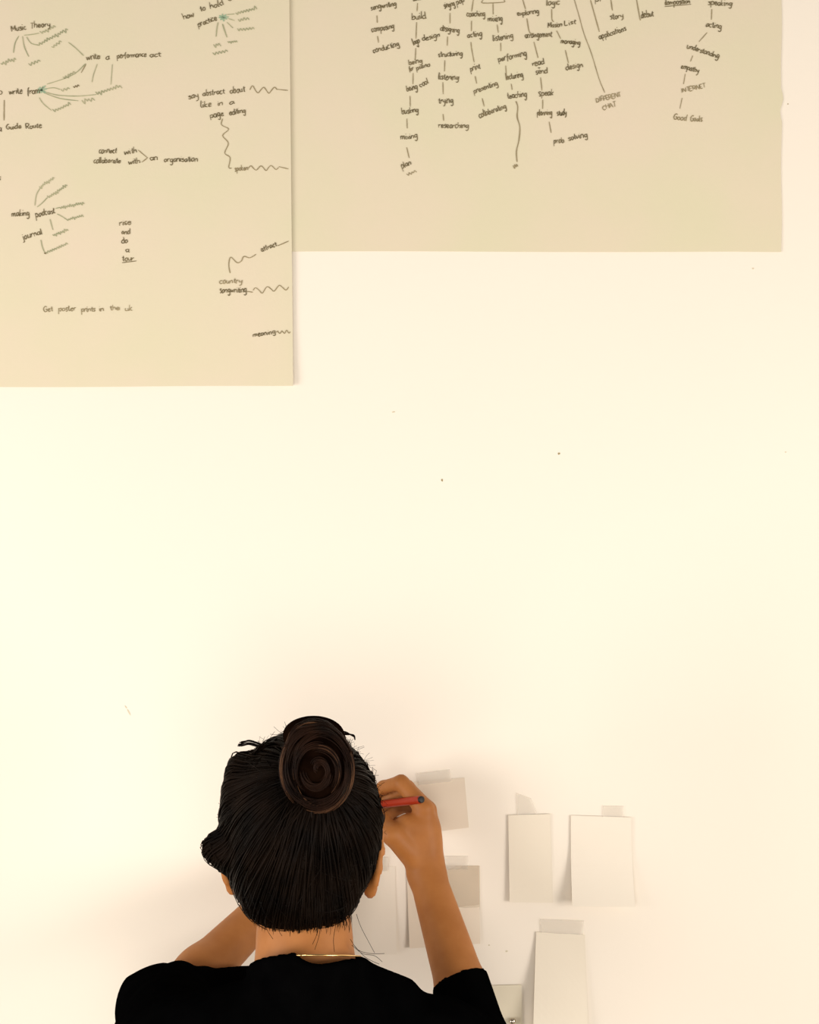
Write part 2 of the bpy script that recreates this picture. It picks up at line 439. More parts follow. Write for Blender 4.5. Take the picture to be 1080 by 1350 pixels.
# --- left-hand sheet (mind maps)
W = lambda *a, **k: word('L', *a, **k)
S = lambda *a, **k: stroke('L', list(a), **k)
SC = lambda *a, **k: scribble('L', *a, **k)
W('Music', 16, 43, 36, 40, 4.6); W('Theory', 41, 39, 68, 36, 4.6)
for a, b, c in (((26, 49), (21, 58), (19, 71)), ((31, 49), (33, 63), (39, 76)), ((33, 48), (42, 47), (53, 45)), ((36, 50), (42, 58), (51, 61))):
    S(a, b, c, ink='ink_green')
SC(55, 46, 76, 36); SC(51, 62, 92, 40); SC(70, 65, 84, 55); SC(3, 87, 24, 79); SC(40, 88, 56, 81)
S((91, 57), (101, 65), (111, 75), ink='ink_green'); S((114, 86), (108, 97), wd=1.1); W('write', 115, 81, 133, 78, 5); W('a', 140, 80, 146, 79, 4.6); W('performance', 155, 78, 194, 76, 4.2); W('act', 198, 77, 213, 76, 4)
S((114, 85), (100, 98), (82, 106), (63, 112), ink='ink_green'); SC(85, 105, 102, 96); S((129, 86), (124, 100), (122, 110), ink='ink_green', wd=.9); S((149, 86), (148, 100), (147, 113), ink='ink_green', wd=.9)
W('to', -5, 126, 5, 125, 4.4); W('write', 13, 126, 31, 124, 4.6); W('from', 37, 126, 54, 124, 5)
for a, b in (((51, 118), (62, 123)), ((50, 121), (63, 118)), ((53, 116), (60, 124)), ((55, 124), (58, 115)), ((50, 124), (61, 114))):
    S(a, b, ink='ink_teal', wd=2.2, name='marker_blot')
S((63, 118), (72, 117), (80, 119), ink='ink_green'); SC(82, 122, 95, 118); SC(98, 117, 107, 114, 2.6, 'ink')
S((62, 123), (78, 127), (104, 128), (128, 126), ink='ink_green'); SC(128, 126, 163, 115)
S((60, 124), (80, 131), (104, 134), ink='ink_green'); SC(110, 137, 127, 131)
S((53, 130), (58, 138), (69, 147), ink='ink_green'); SC(72, 149, 96, 138)
S((6.5, 133), (6.5, 160), wd=1.5); W('a', -3, 174, 4, 174, 4.6); W('Guide', 9, 172, 29, 170, 4); W('Route', 35, 171, 56, 169, 4)
W('how', 243, 28, 257, 23, 5); W('to', 265, 17, 272, 15, 4.6); W('hold', 278, 14, 296, 8, 4.8); W('a', 302, 4, 310, 1, 4.6); W('practice', 262, 37, 287, 28, 4.6)
for a, b in (((290, 22), (300, 27)), ((291, 28), (299, 21)), ((294, 20), (296, 30)), ((289, 25), (302, 24))):
    S(a, b, ink='ink_teal', wd=2.2, name='marker_blot')
S((300, 21), (310, 20), ink='ink_green'); SC(312, 21, 341, 13); S((302, 26), (310, 29), ink='ink_green'); SC(315, 30, 331, 27); S((300, 31), (308, 39), ink='ink_green'); SC(314, 42, 338, 40)
S((288, 31), (286.5, 40), (285.5, 50), ink='ink_green'); S((294, 33), (297, 43), (300, 51), ink='ink_green', wd=1.5); SC(283, 63, 293, 60); SC(282, 74, 303, 69); SC(301, 58, 315, 57, 2.2)
W('say', 249, 132, 263, 130, 4.6); W('abstract', 268, 128, 297, 125, 4.4); W('about', 304, 125, 324, 122, 4.8); wave('L', 330, 120, 366, 120, 2.5, 4.5, wd=1.3); S((366, 119), (380, 121))
W('like', 265, 143, 280, 142, 5); W('in', 288, 141, 295, 140, 4.2); W('a', 303, 140, 310, 138, 4.2); W('page', 278, 157, 296, 154, 4.6); W('editing', 303, 153, 325, 150, 4.6)
S((294, 158), (293, 166), (302, 172), (294, 180), (302, 190), (297, 203), (304, 209), (302, 222), (306, 223), wd=1.2, name='wavy_line'); W('spoken', 310, 227, 328, 225, 4.2, 'ink_soft'); wave('L', 328, 223, 368, 222, 3, 3.5); S((368, 221), (381, 224))
W('connect', 131, 203, 155, 203, 4.6); W('with', 165, 205, 182, 202, 4.6); W('collaborate', 124, 216, 160, 216, 4.2); W('with', 170, 218, 186, 216, 4.6); S((183, 199), (195, 209), wd=1.3); S((188, 215), (196, 209), wd=1.3)
W('an', 199, 213, 209, 212, 4.2); W('organisation', 217, 215, 262, 214, 4.6); W('s', -3, 238, 3, 238, 4.6)
W('making', 16, 286, 40, 285, 4.8); W('podcast', 48, 287, 74, 282, 5)
for p in (((47, 272), (49, 258), (54, 249)), ((50, 274), (56, 269), (64, 261)), ((74, 276), (80, 274)), ((76, 283), (84, 287), (88, 290)), ((67, 290), (69, 297), (71, 304)), ((55, 317), (57, 326), (60, 334))):
    S(*p, ink='ink_green')
SC(54, 249, 74, 235, 2.6); SC(65, 262, 91, 245, 2.6); SC(80, 276, 113, 269, 2.4); SC(89, 292, 112, 285, 2.4); SC(71, 312, 92, 304, 2.4); SC(62, 335, 92, 322, 2.6); W('journal', 31, 317, 57, 309, 4.8)
S((59, 334), (62, 335), wd=2.2, ink='ink')
W('rise', 158, 298, 174, 297, 4.6); W('and', 161, 310, 173, 309, 4.4); W('do', 161, 322, 170, 321, 4.4); W('a', 166, 333, 172, 333, 4); W('tour', 162, 345, 178, 344, 4.4); S((162, 347), (181, 345), ink='ink')
W('Get', 58, 412, 71, 411, 4.2, 'ink_soft'); W('poster', 78, 411, 101, 410, 4.4, 'ink_soft'); W('prints', 108, 412, 127, 411, 4.4, 'ink_soft'); W('in', 132, 411, 138, 410, 4, 'ink_soft'); W('the', 146, 410, 159, 409, 4.2, 'ink_soft'); W('uk', 166, 411, 176, 410, 4.2, 'ink_soft')
S((304, 361), (302.5, 350), (305, 340), (313, 347), (319, 345), (322, 339), (330, 341), (338, 336), wd=1.3, name='wavy_line'); W('attract', 345, 333, 366, 325, 4); S((366, 325), (372, 323), (381, 319), wd=1.3)
W('country', 290, 375, 320, 374, 4.4, 'ink_soft'); W('songwriting', 290, 387, 326, 386, 4.6); S((326, 385), (334, 386), wd=1.2); wave('L', 334, 384, 381, 379, 3, 4.0)
W('meaning', 334, 445, 364, 440, 3.8); wave('L', 365, 439, 383, 438, 3, 1.8)


# ------------------------------------------------------------------ small notes taped to the wall
def patch(c, curl, th, base, nx=8, nz=12, waves=0.0005, seed=0):
    """solid sheet through four wall-pixel corners (tl, tr, br, bl); curl(u, w) is the distance off the wall"""
    r = np.random.default_rng(seed).uniform(0, 6, 3)
    V, F = [], []
    tl, tr, br, bl = [np.array(q, float) for q in c]
    for side in (0, 1):
        for j in range(nz + 1):
            for i in range(nx + 1):
                u, w = i / nx, j / nz
                p = (tl * (1 - u) + tr * u) * (1 - w) + (bl * (1 - u) + br * u) * w
                y = -base - curl(u, w) - waves * (0.5 + 0.5 * math.sin(3 * u + 4 * w + r[0]))
                V.append((xt(p[0]), y + (0 if side == 0 else th), zt(p[1])))
    n1 = (nx + 1) * (nz + 1)
    idx = lambda i, j, s_: s_ * n1 + j * (nx + 1) + i
    for j in range(nz):
        for i in range(nx):
            F.append((idx(i, j, 0), idx(i, j + 1, 0), idx(i + 1, j + 1, 0), idx(i + 1, j, 0)))
            F.append((idx(i, j, 1), idx(i + 1, j, 1), idx(i + 1, j + 1, 1), idx(i, j + 1, 1)))
    for i in range(nx):
        F.append((idx(i, 0, 0), idx(i + 1, 0, 0), idx(i + 1, 0, 1), idx(i, 0, 1)))
        F.append((idx(i, nz, 0), idx(i, nz, 1), idx(i + 1, nz, 1), idx(i + 1, nz, 0)))
    for j in range(nz):
        F.append((idx(0, j, 0), idx(0, j, 1), idx(0, j + 1, 1), idx(0, j + 1, 0)))
        F.append((idx(nx, j, 0), idx(nx, j + 1, 0), idx(nx, j + 1, 1), idx(nx, j, 1)))
    return V, F


def note(label, corners, mat, curl, tapes=(), seed=0, base=0.0008):
    bl, br = corners[3], corners[2]
    e = empty('paper_note', (xt((bl[0] + br[0]) / 2), -0.0006, zt(max(bl[1], br[1]))))
    tag(e, label, 'note', 'small notes on the wall')
    V, F = patch(corners, curl, 0.0004, base, seed=seed)
    mesh_obj('paper', V, F, M[mat], e)
    for tc_, tm in tapes:
        V, F = patch(tc_, lambda u, w: 0.0, 0.0001, 0.0018, 4, 4, 0.0002, seed + 3)
        mesh_obj('tape', V, F, M[tm], e)
    return e


q = lambda u, w, a, p=2: a * w ** p
note('pinkish blank note taped beside the writing hand', ((541, 1031), (612.5, 1025), (618, 1090), (545, 1099)), 'note_pink', lambda u, w: .004 * w * w,
     [(((550, 1019), (593, 1014), (596, 1030), (552, 1035)), 'tape')], 1)
note('pinkish note hidden in part by the raised forearm', ((536, 1142), (632, 1141), (633, 1243), (540, 1249)), 'note_pink', lambda u, w: .004 * w * w * (1 - .4 * u),
     [(((586, 1128), (617, 1128), (617, 1146), (586, 1146)), 'tape'), (((560, 1140), (632.5, 1141), (632.8, 1199), (560, 1190)), 'tape_note')], 2)
note('pale note between the neck and the raised forearm', ((462, 1143), (521, 1142), (523, 1256), (466, 1257)), 'note_pale', lambda u, w: .006 * w * w,
     [(((478, 1130), (512, 1129), (512, 1148), (478, 1149)), 'tape')], 3)
note('narrow cream note taped at its top beside a wider note', ((670, 1074), (725, 1072.5), (729, 1189), (671.5, 1188)), 'note', lambda u, w: .0018 + .003 * w ** 2 * (1 - .7 * u),
     [(((681, 1045), (700, 1052), (709, 1074), (683, 1076)), 'tape'), (((710, 1074), (724, 1073), (724, 1095), (710, 1096)), 'tape_note')], 4)
note('wide pale note with its lower half curling off the wall', ((752.5, 1074.5), (832, 1077), (834.5, 1191), (752.5, 1190)), 'note_pale', lambda u, w: .0015 + .030 * max(0, w - .32) ** 1.7,
     [(((753.5, 1087), (832, 1086), (832, 1119), (753.5, 1128)), 'tape_note'), (((795, 1062), (822, 1062), (822, 1079), (795, 1079)), 'tape')], 5)  # the wide strip paints the shade on the note's upper part above the curl
note('long cream note with its left edge standing off the wall, tape above', ((707, 1228), (771, 1232), (775, 1362), (700.5, 1360)), 'note', lambda u, w: .001 + .026 * w ** 1.4 * (1 - .72 * u),
     [(((712, 1211), (770, 1213), (768, 1233), (714, 1231)), 'tape')], 6)
note('greyish note held by a round steel pin beside the black sleeve', ((630, 1299), (687.5, 1297.5), (689, 1385), (628, 1386)), 'note_grey', lambda u, w: .0012, (), 7)


# ------------------------------------------------------------------ lathe helper, pin and pen
def lathe(prof, a, b, n=20):
    """profile of (t metres from a along a->b, radius)"""
    a, b = np.array(a, float), np.array(b, float)
    d = (b - a) / np.linalg.norm(b - a)
    up = np.array([0, 0, 1.0]) if abs(d[2]) < .9 else np.array([1.0, 0, 0])
    u = np.cross(d, up); u /= np.linalg.norm(u)
    w = np.cross(u, d)
    V, F = [], []
    for t, r in prof:
        for i in range(n):
            an = 2 * math.pi * i / n
            V.append(a + d * t + (u * math.cos(an) + w * math.sin(an)) * r)
    for k in range(len(prof) - 1):
        for i in range(n):
            j = (i + 1) % n
            F.append((k * n + i, k * n + j, (k + 1) * n + j, (k + 1) * n + i))
    F.append(tuple(range(n - 1, -1, -1)))
    F.append(tuple((len(prof) - 1) * n + i for i in range(n)))
    return V, F


pc = at(675.5, 1345, -0.002)
pin = empty('push_pin', pc)
tag(pin, 'small round steel pin stuck in the greyish note', 'push pin')
V, F = lathe([(0, .0008), (.0012, .0022), (.002, .0036), (.0035, .0044), (.0052, .0044), (.0066, .0034), (.0074, .0018), (.0077, .0004)], pc, pc + np.array([0, -1, 0]), 18)
mesh_obj('head', V, F, M['steel'], pin, True)
V, F = lathe([(0, .0004), (.003, .0005), (.006, .0005)], pc + np.array([0, .0018, 0]), pc + np.array([0, -1, 0]), 8)
mesh_obj('shank', V, F, M['steel'], pin, True)

PEN_A, PEN_B = at(556.5, 1054, -0.122), at(474, 1064, -0.003)
pl = float(np.linalg.norm(PEN_B - PEN_A))
pen = empty('pen', PEN_B)
tag(pen, 'slim red pen with a black end held in the right hand', 'pen')
V, F = lathe([(.003, .0042), (.0045, .0048), (.02, .0050), (pl - .030, .0050), (pl - .022, .0047), (pl - .012, .0030)], PEN_A, PEN_B, 24)
mesh_obj('barrel', V, F, M['pen'], pen, True)
V, F = lathe([(0, .0030), (.0005, .0042), (.004, .0043)], PEN_A, PEN_B, 24)
mesh_obj('end_plug', V, F, M['pen_cap'], pen, True)
V, F = lathe([(pl - .013, .0029), (pl - .006, .0016), (pl - .001, .0006), (pl, .0002)], PEN_A, PEN_B, 16)
mesh_obj('tip', V, F, M['pen_cap'], pen, True)


# ------------------------------------------------------------------ person: smooth-blended volumes meshed by surface nets
class Field:
    def __init__(s, xs, ys, zs):
        s.ax = [np.asarray(a, np.float32) for a in (xs, ys, zs)]
        s.F = np.full([len(a) for a in s.ax], 0.2, np.float32)

    def _sub(s, lo, hi):
        sl = []
        for k in range(3):
            i0 = int(np.searchsorted(s.ax[k], lo[k])); i1 = int(np.searchsorted(s.ax[k], hi[k]))
            sl.append(slice(max(i0 - 1, 0), min(i1 + 1, len(s.ax[k]))))
        P = np.meshgrid(*[s.ax[k][sl[k]] for k in range(3)], indexing='ij')
        return tuple(sl), P

    def _mix(s, sl, d, k, op):
        a = s.F[sl]
        if op == 'add':
            h = np.maximum(k - np.abs(a - d), 0) / k
            s.F[sl] = np.minimum(a, d) - h * h * k * .25
        else:
            d = -d
            h = np.maximum(k - np.abs(a - d), 0) / k
            s.F[sl] = np.maximum(a, d) + h * h * k * .25

    def cone(s, a, b, r1, r2, k=.012, op='add', flat=None, cut=None, noise=None):
        """tapered capsule; flat=(axis, factor) squashes the section along an axis; cut=(point, normal) keeps the side behind the plane"""
        a, b = np.array(a, float), np.array(b, float)
        m = max(r1, r2) * 1.3 + .05
        sl, P = s._sub(np.minimum(a, b) - m, np.maximum(a, b) + m)
        d = b - a
        L2 = d @ d + 1e-12
        q_ = [P[i] - a[i] for i in range(3)]
        t = np.clip((q_[0] * d[0] + q_[1] * d[1] + q_[2] * d[2]) / L2, 0, 1)
        r_ = [q_[i] - t * d[i] for i in range(3)]
        if flat is not None:
            ax, fac = flat
            ax = np.array(ax, float) / np.linalg.norm(ax)
            dot = r_[0] * ax[0] + r_[1] * ax[1] + r_[2] * ax[2]
            r_ = [r_[i] + dot * ax[i] * (fac - 1) for i in range(3)]
        dist = np.sqrt(r_[0] ** 2 + r_[1] ** 2 + r_[2] ** 2) - (r1 + (r2 - r1) * t)
        if noise is not None: dist = dist + noise(*P)
        if cut is not None:
            c, n = np.array(cut[0], float), np.array(cut[1], float)
            n = n / np.linalg.norm(n)
            pl_ = (P[0] - c[0]) * n[0] + (P[1] - c[1]) * n[1] + (P[2] - c[2]) * n[2]
            dist = np.maximum(dist, pl_)
        s._mix(sl, dist.astype(np.float32), k, op)

    def ell(s, c, r, k=.012, op='add', rot=None, noise=None):
        c, r = np.array(c, float), np.array(r, float)
        m = max(r) + .05
        sl, P = s._sub(c - m, c + m)
        q_ = [P[i] - c[i] for i in range(3)]
        if rot is not None:
            q_ = [q_[0] * rot[i][0] + q_[1] * rot[i][1] + q_[2] * rot[i][2] for i in range(3)]
        k0 = np.sqrt((q_[0] / r[0]) ** 2 + (q_[1] / r[1]) ** 2 + (q_[2] / r[2]) ** 2)
        k1 = np.sqrt((q_[0] / r[0] ** 2) ** 2 + (q_[1] / r[1] ** 2) ** 2 + (q_[2] / r[2] ** 2) ** 2) + 1e-9
        d = k0 * (k0 - 1) / k1
        if noise is not None: d = d + noise(*P)
        s._mix(sl, d.astype(np.float32), k, op)

    def plane_cut(s, c, n):
        P = np.meshgrid(*s.ax, indexing='ij', sparse=True)
        n = np.array(n, float); n /= np.linalg.norm(n)
        s.F = np.maximum(s.F, ((P[0] - c[0]) * n[0] + (P[1] - c[1]) * n[1] + (P[2] - c[2]) * n[2]).astype(np.float32))

    def sample(s, pts):
        """trilinear lookup"""
        idx, fr = [], []
        for k in range(3):
            a = s.ax[k]
            i = np.clip(np.searchsorted(a, pts[:, k]) - 1, 0, len(a) - 2)
            idx.append(i); fr.append(np.clip((pts[:, k] - a[i]) / (a[i + 1] - a[i]), 0, 1))
        out = 0
        for c in range(8):
            o = [(c >> k) & 1 for k in range(3)]
            w = 1
            for k in range(3): w = w * (fr[k] if o[k] else 1 - fr[k])
            out = out + w * s.F[idx[0] + o[0], idx[1] + o[1], idx[2] + o[2]]
        return out

    def mesh(s):
        F = s.F
        F[[0, -1]] = .2; F[:, [0, -1]] = .2; F[:, :, [0, -1]] = .2
        neg = F < 0
        nx, ny, nz = F.shape
        cnt = np.zeros((nx - 1, ny - 1, nz - 1), np.int8)
        for c in range(8):
            i, j, k = c & 1, (c >> 1) & 1, (c >> 2) & 1
            cnt += neg[i:nx - 1 + i, j:ny - 1 + j, k:nz - 1 + k]
        act = np.argwhere((cnt > 0) & (cnt < 8))
        idm = np.full(cnt.shape, -1, np.int32)
        idm[act[:, 0], act[:, 1], act[:, 2]] = np.arange(len(act))
        val, pos = [], []
        for c in range(8):
            o = np.array([c & 1, (c >> 1) & 1, (c >> 2) & 1])
            g = act + o
            val.append(F[g[:, 0], g[:, 1], g[:, 2]])
            pos.append(np.stack([s.ax[k][g[:, k]] for k in range(3)], 1))
        acc = np.zeros((len(act), 3)); n = np.zeros(len(act))
        for a in range(8):
            for bit in (1, 2, 4):
                b = a | bit
                if b == a: continue
                m = (val[a] < 0) != (val[b] < 0)
                t = np.where(m, val[a] / np.where(m, val[a] - val[b], 1), 0)[:, None]
                acc += np.where(m[:, None], pos[a] + (pos[b] - pos[a]) * t, 0)
                n += m
        V = acc / n[:, None]
        Q = []
        for ax in range(3):
            sl0 = [slice(1, -1)] * 3; sl1 = [slice(1, -1)] * 3
            sl0[ax] = slice(0, -1); sl1[ax] = slice(1, None)
            A, B = neg[tuple(sl0)], neg[tuple(sl1)]
            e = np.argwhere(A != B)
            inside = A[e[:, 0], e[:, 1], e[:, 2]]
            e = e.copy()
            u, w = (ax + 1) % 3, (ax + 2) % 3
            e[:, u] += 1; e[:, w] += 1
            quad = []
            for du, dw in ((-1, -1), (0, -1), (0, 0), (-1, 0)):
                g = e.copy(); g[:, u] += du; g[:, w] += dw
                quad.append(idm[g[:, 0], g[:, 1], g[:, 2]])
            quad = np.stack(quad, 1)
            quad[~inside] = quad[~inside][:, ::-1]
            Q.append(quad)
        return V, np.concatenate(Q)


def field_obj(name, fld, mat, parent):
    V, Q = fld.mesh()
    me = bpy.data.meshes.new(name)
    me.vertices.add(len(V)); me.vertices.foreach_set('co', V.astype(np.float32).ravel())
    me.loops.add(Q.size); me.loops.foreach_set('vertex_index', Q.astype(np.int32).ravel())
    me.polygons.add(len(Q))
    me.polygons.foreach_set('loop_start', np.arange(0, Q.size, 4, dtype=np.int32))
    me.polygons.foreach_set('loop_total', np.full(len(Q), 4, np.int32))
    me.polygons.foreach_set('use_smooth', np.ones(len(Q), bool))
    me.update(calc_edges=True); me.validate()
    me.materials.append(mat)
    o = bpy.data.objects.new(name, me)
    COL.objects.link(o)
    o.parent = parent
    o.matrix_parent_inverse = parent.matrix_basis.inverted()
    return o


def axis(*segs):
    out = []
    for a, b, st in segs:
        n = max(1, int(round((b - a) / st)))
        out += list(np.linspace(a, b, n, endpoint=False))
    out.append(segs[-1][1])
    return np.array(out)


# --- joints, in metres
CX = -0.107
HEAD = at(400, 1085, -0.40)
SHL, SHR = at(226, 1388, -0.46), at(586, 1388, -0.46)
ELL_, ELR = at(218, 1330, -0.22), at(633, 1382, -0.22)
WRL, WRR = at(376, 1172, -0.055), at(562, 1150, -0.085)
NECK0, NECK1 = at(403, 1300, -0.455), at(400, 1170, -0.425)
HIPZ = 0.90
person = empty('person', (CX, -0.44, 0.0))
tag(person, 'person in black t-shirt with dark hair in a bun, writing on the wall', 'person')

B = Field(axis((-.42, .24, .0035)), axis((-.62, -.16, .0042), (-.16, .0, .0022)),
          axis((0, .80, .012), (.80, 1.15, .008), (1.15, 1.70, .0032)))
# trunk
zz = lambda z: np.array([CX, -0.44, z])
B.ell((CX, -.455, 1.17), (.125, .085, .19), .03)
B.ell((CX, -.445, 0.98), (.115, .085, .14), .03)
B.ell((CX, -.45, 0.88), (.15, .10, .11), .04)
B.cone(SHL + [.015, 0, -.01], at(403, 1345, -.465), .042, .045, .03)
B.cone(SHR + [-.015, 0, -.01], at(403, 1345, -.465), .042, .045, .03)
# neck
B.cone(NECK0, NECK1, .049, .0465, .02)
B.cone(at(370, 1240, -.45), at(376, 1300, -.46), .014, .03, .02)
B.cone(at(434, 1240, -.45), at(430, 1300, -.46), .014, .03, .02)
# head: skull, jaw, face (turned to the wall)
B.ell(HEAD + [0, 0, .0], (.072, .092, .090), .02)
B.ell(HEAD + [0, .045, -.055], (.055, .055, .070), .025)
B.ell(HEAD + [0, .072, -.105], (.026, .026, .022), .025)          # chin
B.cone(HEAD + [0, .092, -.01], HEAD + [0, .112, -.047], .007, .011, .012)  # nose
B.ell(HEAD + [.010, .105, -.050], (.007, .008, .006), .006)
B.ell(HEAD + [-.010, .105, -.050], (.007, .008, .006), .006)
B.ell(HEAD + [0, .096, -.073], (.021, .009, .0045), .006)         # lips
B.ell(HEAD + [0, .095, -.082], (.018, .009, .005), .006)
B.ell(HEAD + [.032, .092, -.002], (.014, .010, .010), .008, 'sub')  # eye sockets
B.ell(HEAD + [-.032, .092, -.002], (.014, .010, .010), .008, 'sub')
B.cone(HEAD + [.015, .085, .017], HEAD + [.045, .075, .016], .009, .008, .012)  # brows
B.cone(HEAD + [-.015, .085, .017], HEAD + [-.045, .075, .016], .009, .008, .012)
# ears
for sgn, e0, tilt in ((1, at(491, 1134, -.402), .10), (-1, at(305, 1130, -.398), -.05)):
    ca, sa = math.cos(.45 * sgn), math.sin(.45 * sgn)
    ct, st = math.cos(tilt), math.sin(tilt)
    R = np.array([[ca, sa, 0], [-sa, ca, 0], [0, 0, 1.0]]) @ np.array([[ct, 0, -st], [0, 1, 0], [st, 0, ct]])
    B.ell(e0 + [0, .004, .004], (.0065, .017, .030), .006, rot=R)
    rim = [(.0, -.014, -.022), (.004, -.018, -.004), (.006, -.017, .014), (.005, -.006, .030), (.003, .010, .033)]
    rim = [e0 + [sgn * (x * 1.0 + .003), y, z] for x, y, z in rim]
    for a, b in zip(rim[:-1], rim[1:]): B.cone(a, b, .0042, .0042, .004)
    B.ell(e0 + [-sgn * .002, -.004, -.028], (.0075, .009, .011), .007)   # lobe
    B.ell(e0 + [sgn * .008, -.002, .004], (.005, .009, .014), .004, 'sub')
# arms
for sh, el, wr, fr in ((SHL, ELL_, WRL, .0300), (SHR, ELR, WRR, .0315)):
    B.cone(sh, el, .043, .034, .02)
    mid = el + (wr - el) * .28
    B.cone(el, mid, .032, fr, .015)
    B.cone(mid, wr, fr, .0225, .015)


def finger(pts, rad, k=.0035):
    for (a, b), (r1, r2) in zip(zip(pts[:-1], pts[1:]), zip(rad[:-1], rad[1:])):
        B.cone(a, b, r1, r2, k)


# right hand (thumb side towards the camera, little finger on the wall)
rI = [at(559, 1066, -.086), at(529, 1032, -.076), at(506, 1038, -.054), at(492, 1047.5, -.036)]
rM = [at(563, 1068, -.064), at(536, 1038, -.052), at(512, 1054, -.036), at(498, 1072, -.022)]
rR = [at(563, 1080, -.045), at(537, 1060, -.033), at(516, 1070, -.024), at(507, 1082, -.016)]
rP = [at(561, 1093, -.031), at(541, 1080, -.021), at(524, 1086, -.015), at(516, 1096, -.012)]
rT = [at(548, 1132, -.090), at(517, 1100, -.104), at(502, 1082, -.084), at(494, 1073.5, -.058)]
B.cone(WRR, at(560, 1095, -.078), .0225, .020, .012)
for p, r in ((rI, .0125), (rM, .0120), (rR, .0115), (rP, .0105)):
    B.cone(WRR + [0, .012, .012], p[0], .015, r, .012)
B.cone(at(552, 1110, -.075), at(530, 1098, -.088), .020, .016, .016)   # thenar web
B.cone(at(556, 1090, -.088), at(536, 1085, -.090), .011, .010, .012)
finger(rI, [.0118, .0098, .0086, .0072], .004)
finger(rM, [.0118, .0098, .0086, .0072])
finger(rR, [.0112, .0094, .0082, .0070])
finger(rP, [.0100, .0084, .0074, .0062])
finger(rT, [.0165, .0125, .0105, .0080], .006)
# left hand (palm resting on the wall)
palm = at(400, 1128, -.022)
lI = [at(424, 1108, -.022), at(430, 1068, -.022), at(432, 1044, -.014), at(433, 1024, -.009)]
lM = [at(410, 1102, -.023), at(412, 1058, -.023), at(412, 1030, -.014), at(412, 1008, -.009)]
lR = [at(396, 1105, -.022), at(393, 1064, -.022), at(391, 1038, -.014), at(390, 1018, -.009)]
lP = [at(383, 1113, -.020), at(375, 1082, -.019), at(371, 1062, -.012), at(368, 1046, -.008)]
lT = [at(412, 1160, -.035), at(440, 1130, -.028), at(450, 1108, -.018), at(456, 1090, -.010)]
for p, r in ((lI, .0115), (lM, .012), (lR, .0115), (lP, .0105)):
    B.cone(WRL, p[0], .018, r, .010)
finger(lI, [.0110, .0094, .0082, .0068]); finger(lM, [.0112, .0096, .0084, .0070])
finger(lR, [.0108, .0092, .0080, .0068]); finger(lP, [.0098, .0082, .0072, .0060])
finger([WRL + [.006, 0, 0]] + lT, [.018, .0155, .0125, .0105, .0078], .006)
# legs and feet
for sg in (-1, 1):
    hip, kn, an = np.array([CX + sg * .085, -.45, .86]), np.array([CX + sg * .095, -.445, .47]), np.array([CX + sg * .10, -.46, .08])
    B.cone(hip, kn, .085, .055, .03); B.cone(kn, an, .054, .036, .02)
    B.cone(an + [0, -.01, -.035], an + [sg * .015, .14, -.05], .034, .024, .02)
field_obj('body', B, M['skin'], person)

for sg in (-1, 1):
    c = HEAD + [sg * .032, .084, -.002]
    V, F = lathe([(0, .001), (.003, .007), (.008, .0105), (.0125, .0115), (.018, .0100), (.022, .0062), (.0238, .002)], c + [0, -.0125, 0], c + [0, 1, 0], 18)
    eb = mesh_obj('eye', V, F, M['eye'], person, True)
    V, F = lathe([(0, .0062), (.0012, .0050), (.0016, .001)], c + [0, .0094, 0], c + [0, 1, 0], 16)
    mesh_obj('iris', V, F, M['iris'], eb, True)


# --- clothes
def folds(P0, P1, P2):
    return (.0022 * np.sin(38 * P0 + 21 * P2 + 9 * P1) + .0016 * np.sin(-55 * P0 + 47 * P2 + 30 * P1) + .0010 * np.sin(90 * P2 + 60 * P0)).astype(np.float32)


T = Field(axis((-.42, .24, .0033)), axis((-.62, -.10, .0042)), axis((.84, 1.18, .008), (1.18, 1.48, .003)))
T.ell((CX, -.455, 1.17), (.150, .105, .22), .03, noise=folds)
T.ell((CX, -.450, 0.98), (.140, .105, .16), .03, noise=folds)
T.cone((CX, -.45, 1.0), (CX, -.45, .88), .135, .15, .03, flat=((0, 1, 0), 1.3), noise=folds)
TR0 = at(403, 1338, -.465)
T.cone(SHL + [.01, 0, -.004], TR0, .050, .047, .03, noise=folds)
T.cone(SHR + [-.01, 0, -.004], TR0, .050, .047, .03, noise=folds)
T.ell(at(410, 1302, -.46), (.060, .062, .030), .012)                 # collar seat
T.cone(at(478, 1297, -.46), at(520, 1325, -.46), .022, .030, .012)
# left sleeve, open towards the wall
LC = at(266, 1283, -.24)
T.cone(SHL, ELL_ + [.0, 0, .0], .056, .054, .02, noise=folds)
T.cone(ELL_, at(285, 1268, -.19), .054, .044, .012, noise=folds, cut=(at(266, 1280, -.21), (-.12, .35, 1.0)))
T.ell(at(236, 1282, -.235), (.017, .02, .012), .008); T.ell(at(268, 1287, -.235), (.013, .02, .010), .006)
T.cone(ELL_, WRL, .039, .033, .006, 'sub')
# right sleeve, snug, ending below the elbow
RC = at(605, 1293, -.172)
dR = (WRR - ELR) / np.linalg.norm(WRR - ELR)
T.cone(SHR, ELR, .053, .038, .02, noise=folds)
T.cone(ELR, ELR + dR * .14, .037, .0335, .010, cut=(RC, dR + np.array([-.05, 0, 0.0])))
T.cone(at(402, 1300, -.455), at(400, 1150, -.425), .0515, .052, .005, 'sub')      # neck hole
ring = []
for i in range(33):                                                   # crumpled collar band
    a = 2 * math.pi * i / 32
    x_, y_ = .0555 * math.sin(a), -.458 - .0565 * math.cos(a)
    px_ = 406 + x_ * 1310
    pz = np.interp(px_, [328, 340, 352, 384, 393, 402, 410, 430, 465, 481], [1290, 1276, 1271, 1264, 1263, 1270, 1277, 1278, 1272, 1274])
    zc_ = CAM_Z + (675 - pz) * (-.512 - CAM_Y) / FOC - .030 * (1 - math.cos(a)) / 2
    ring.append(np.array([at(406, 1270, -.458)[0] + x_, y_, zc_]))
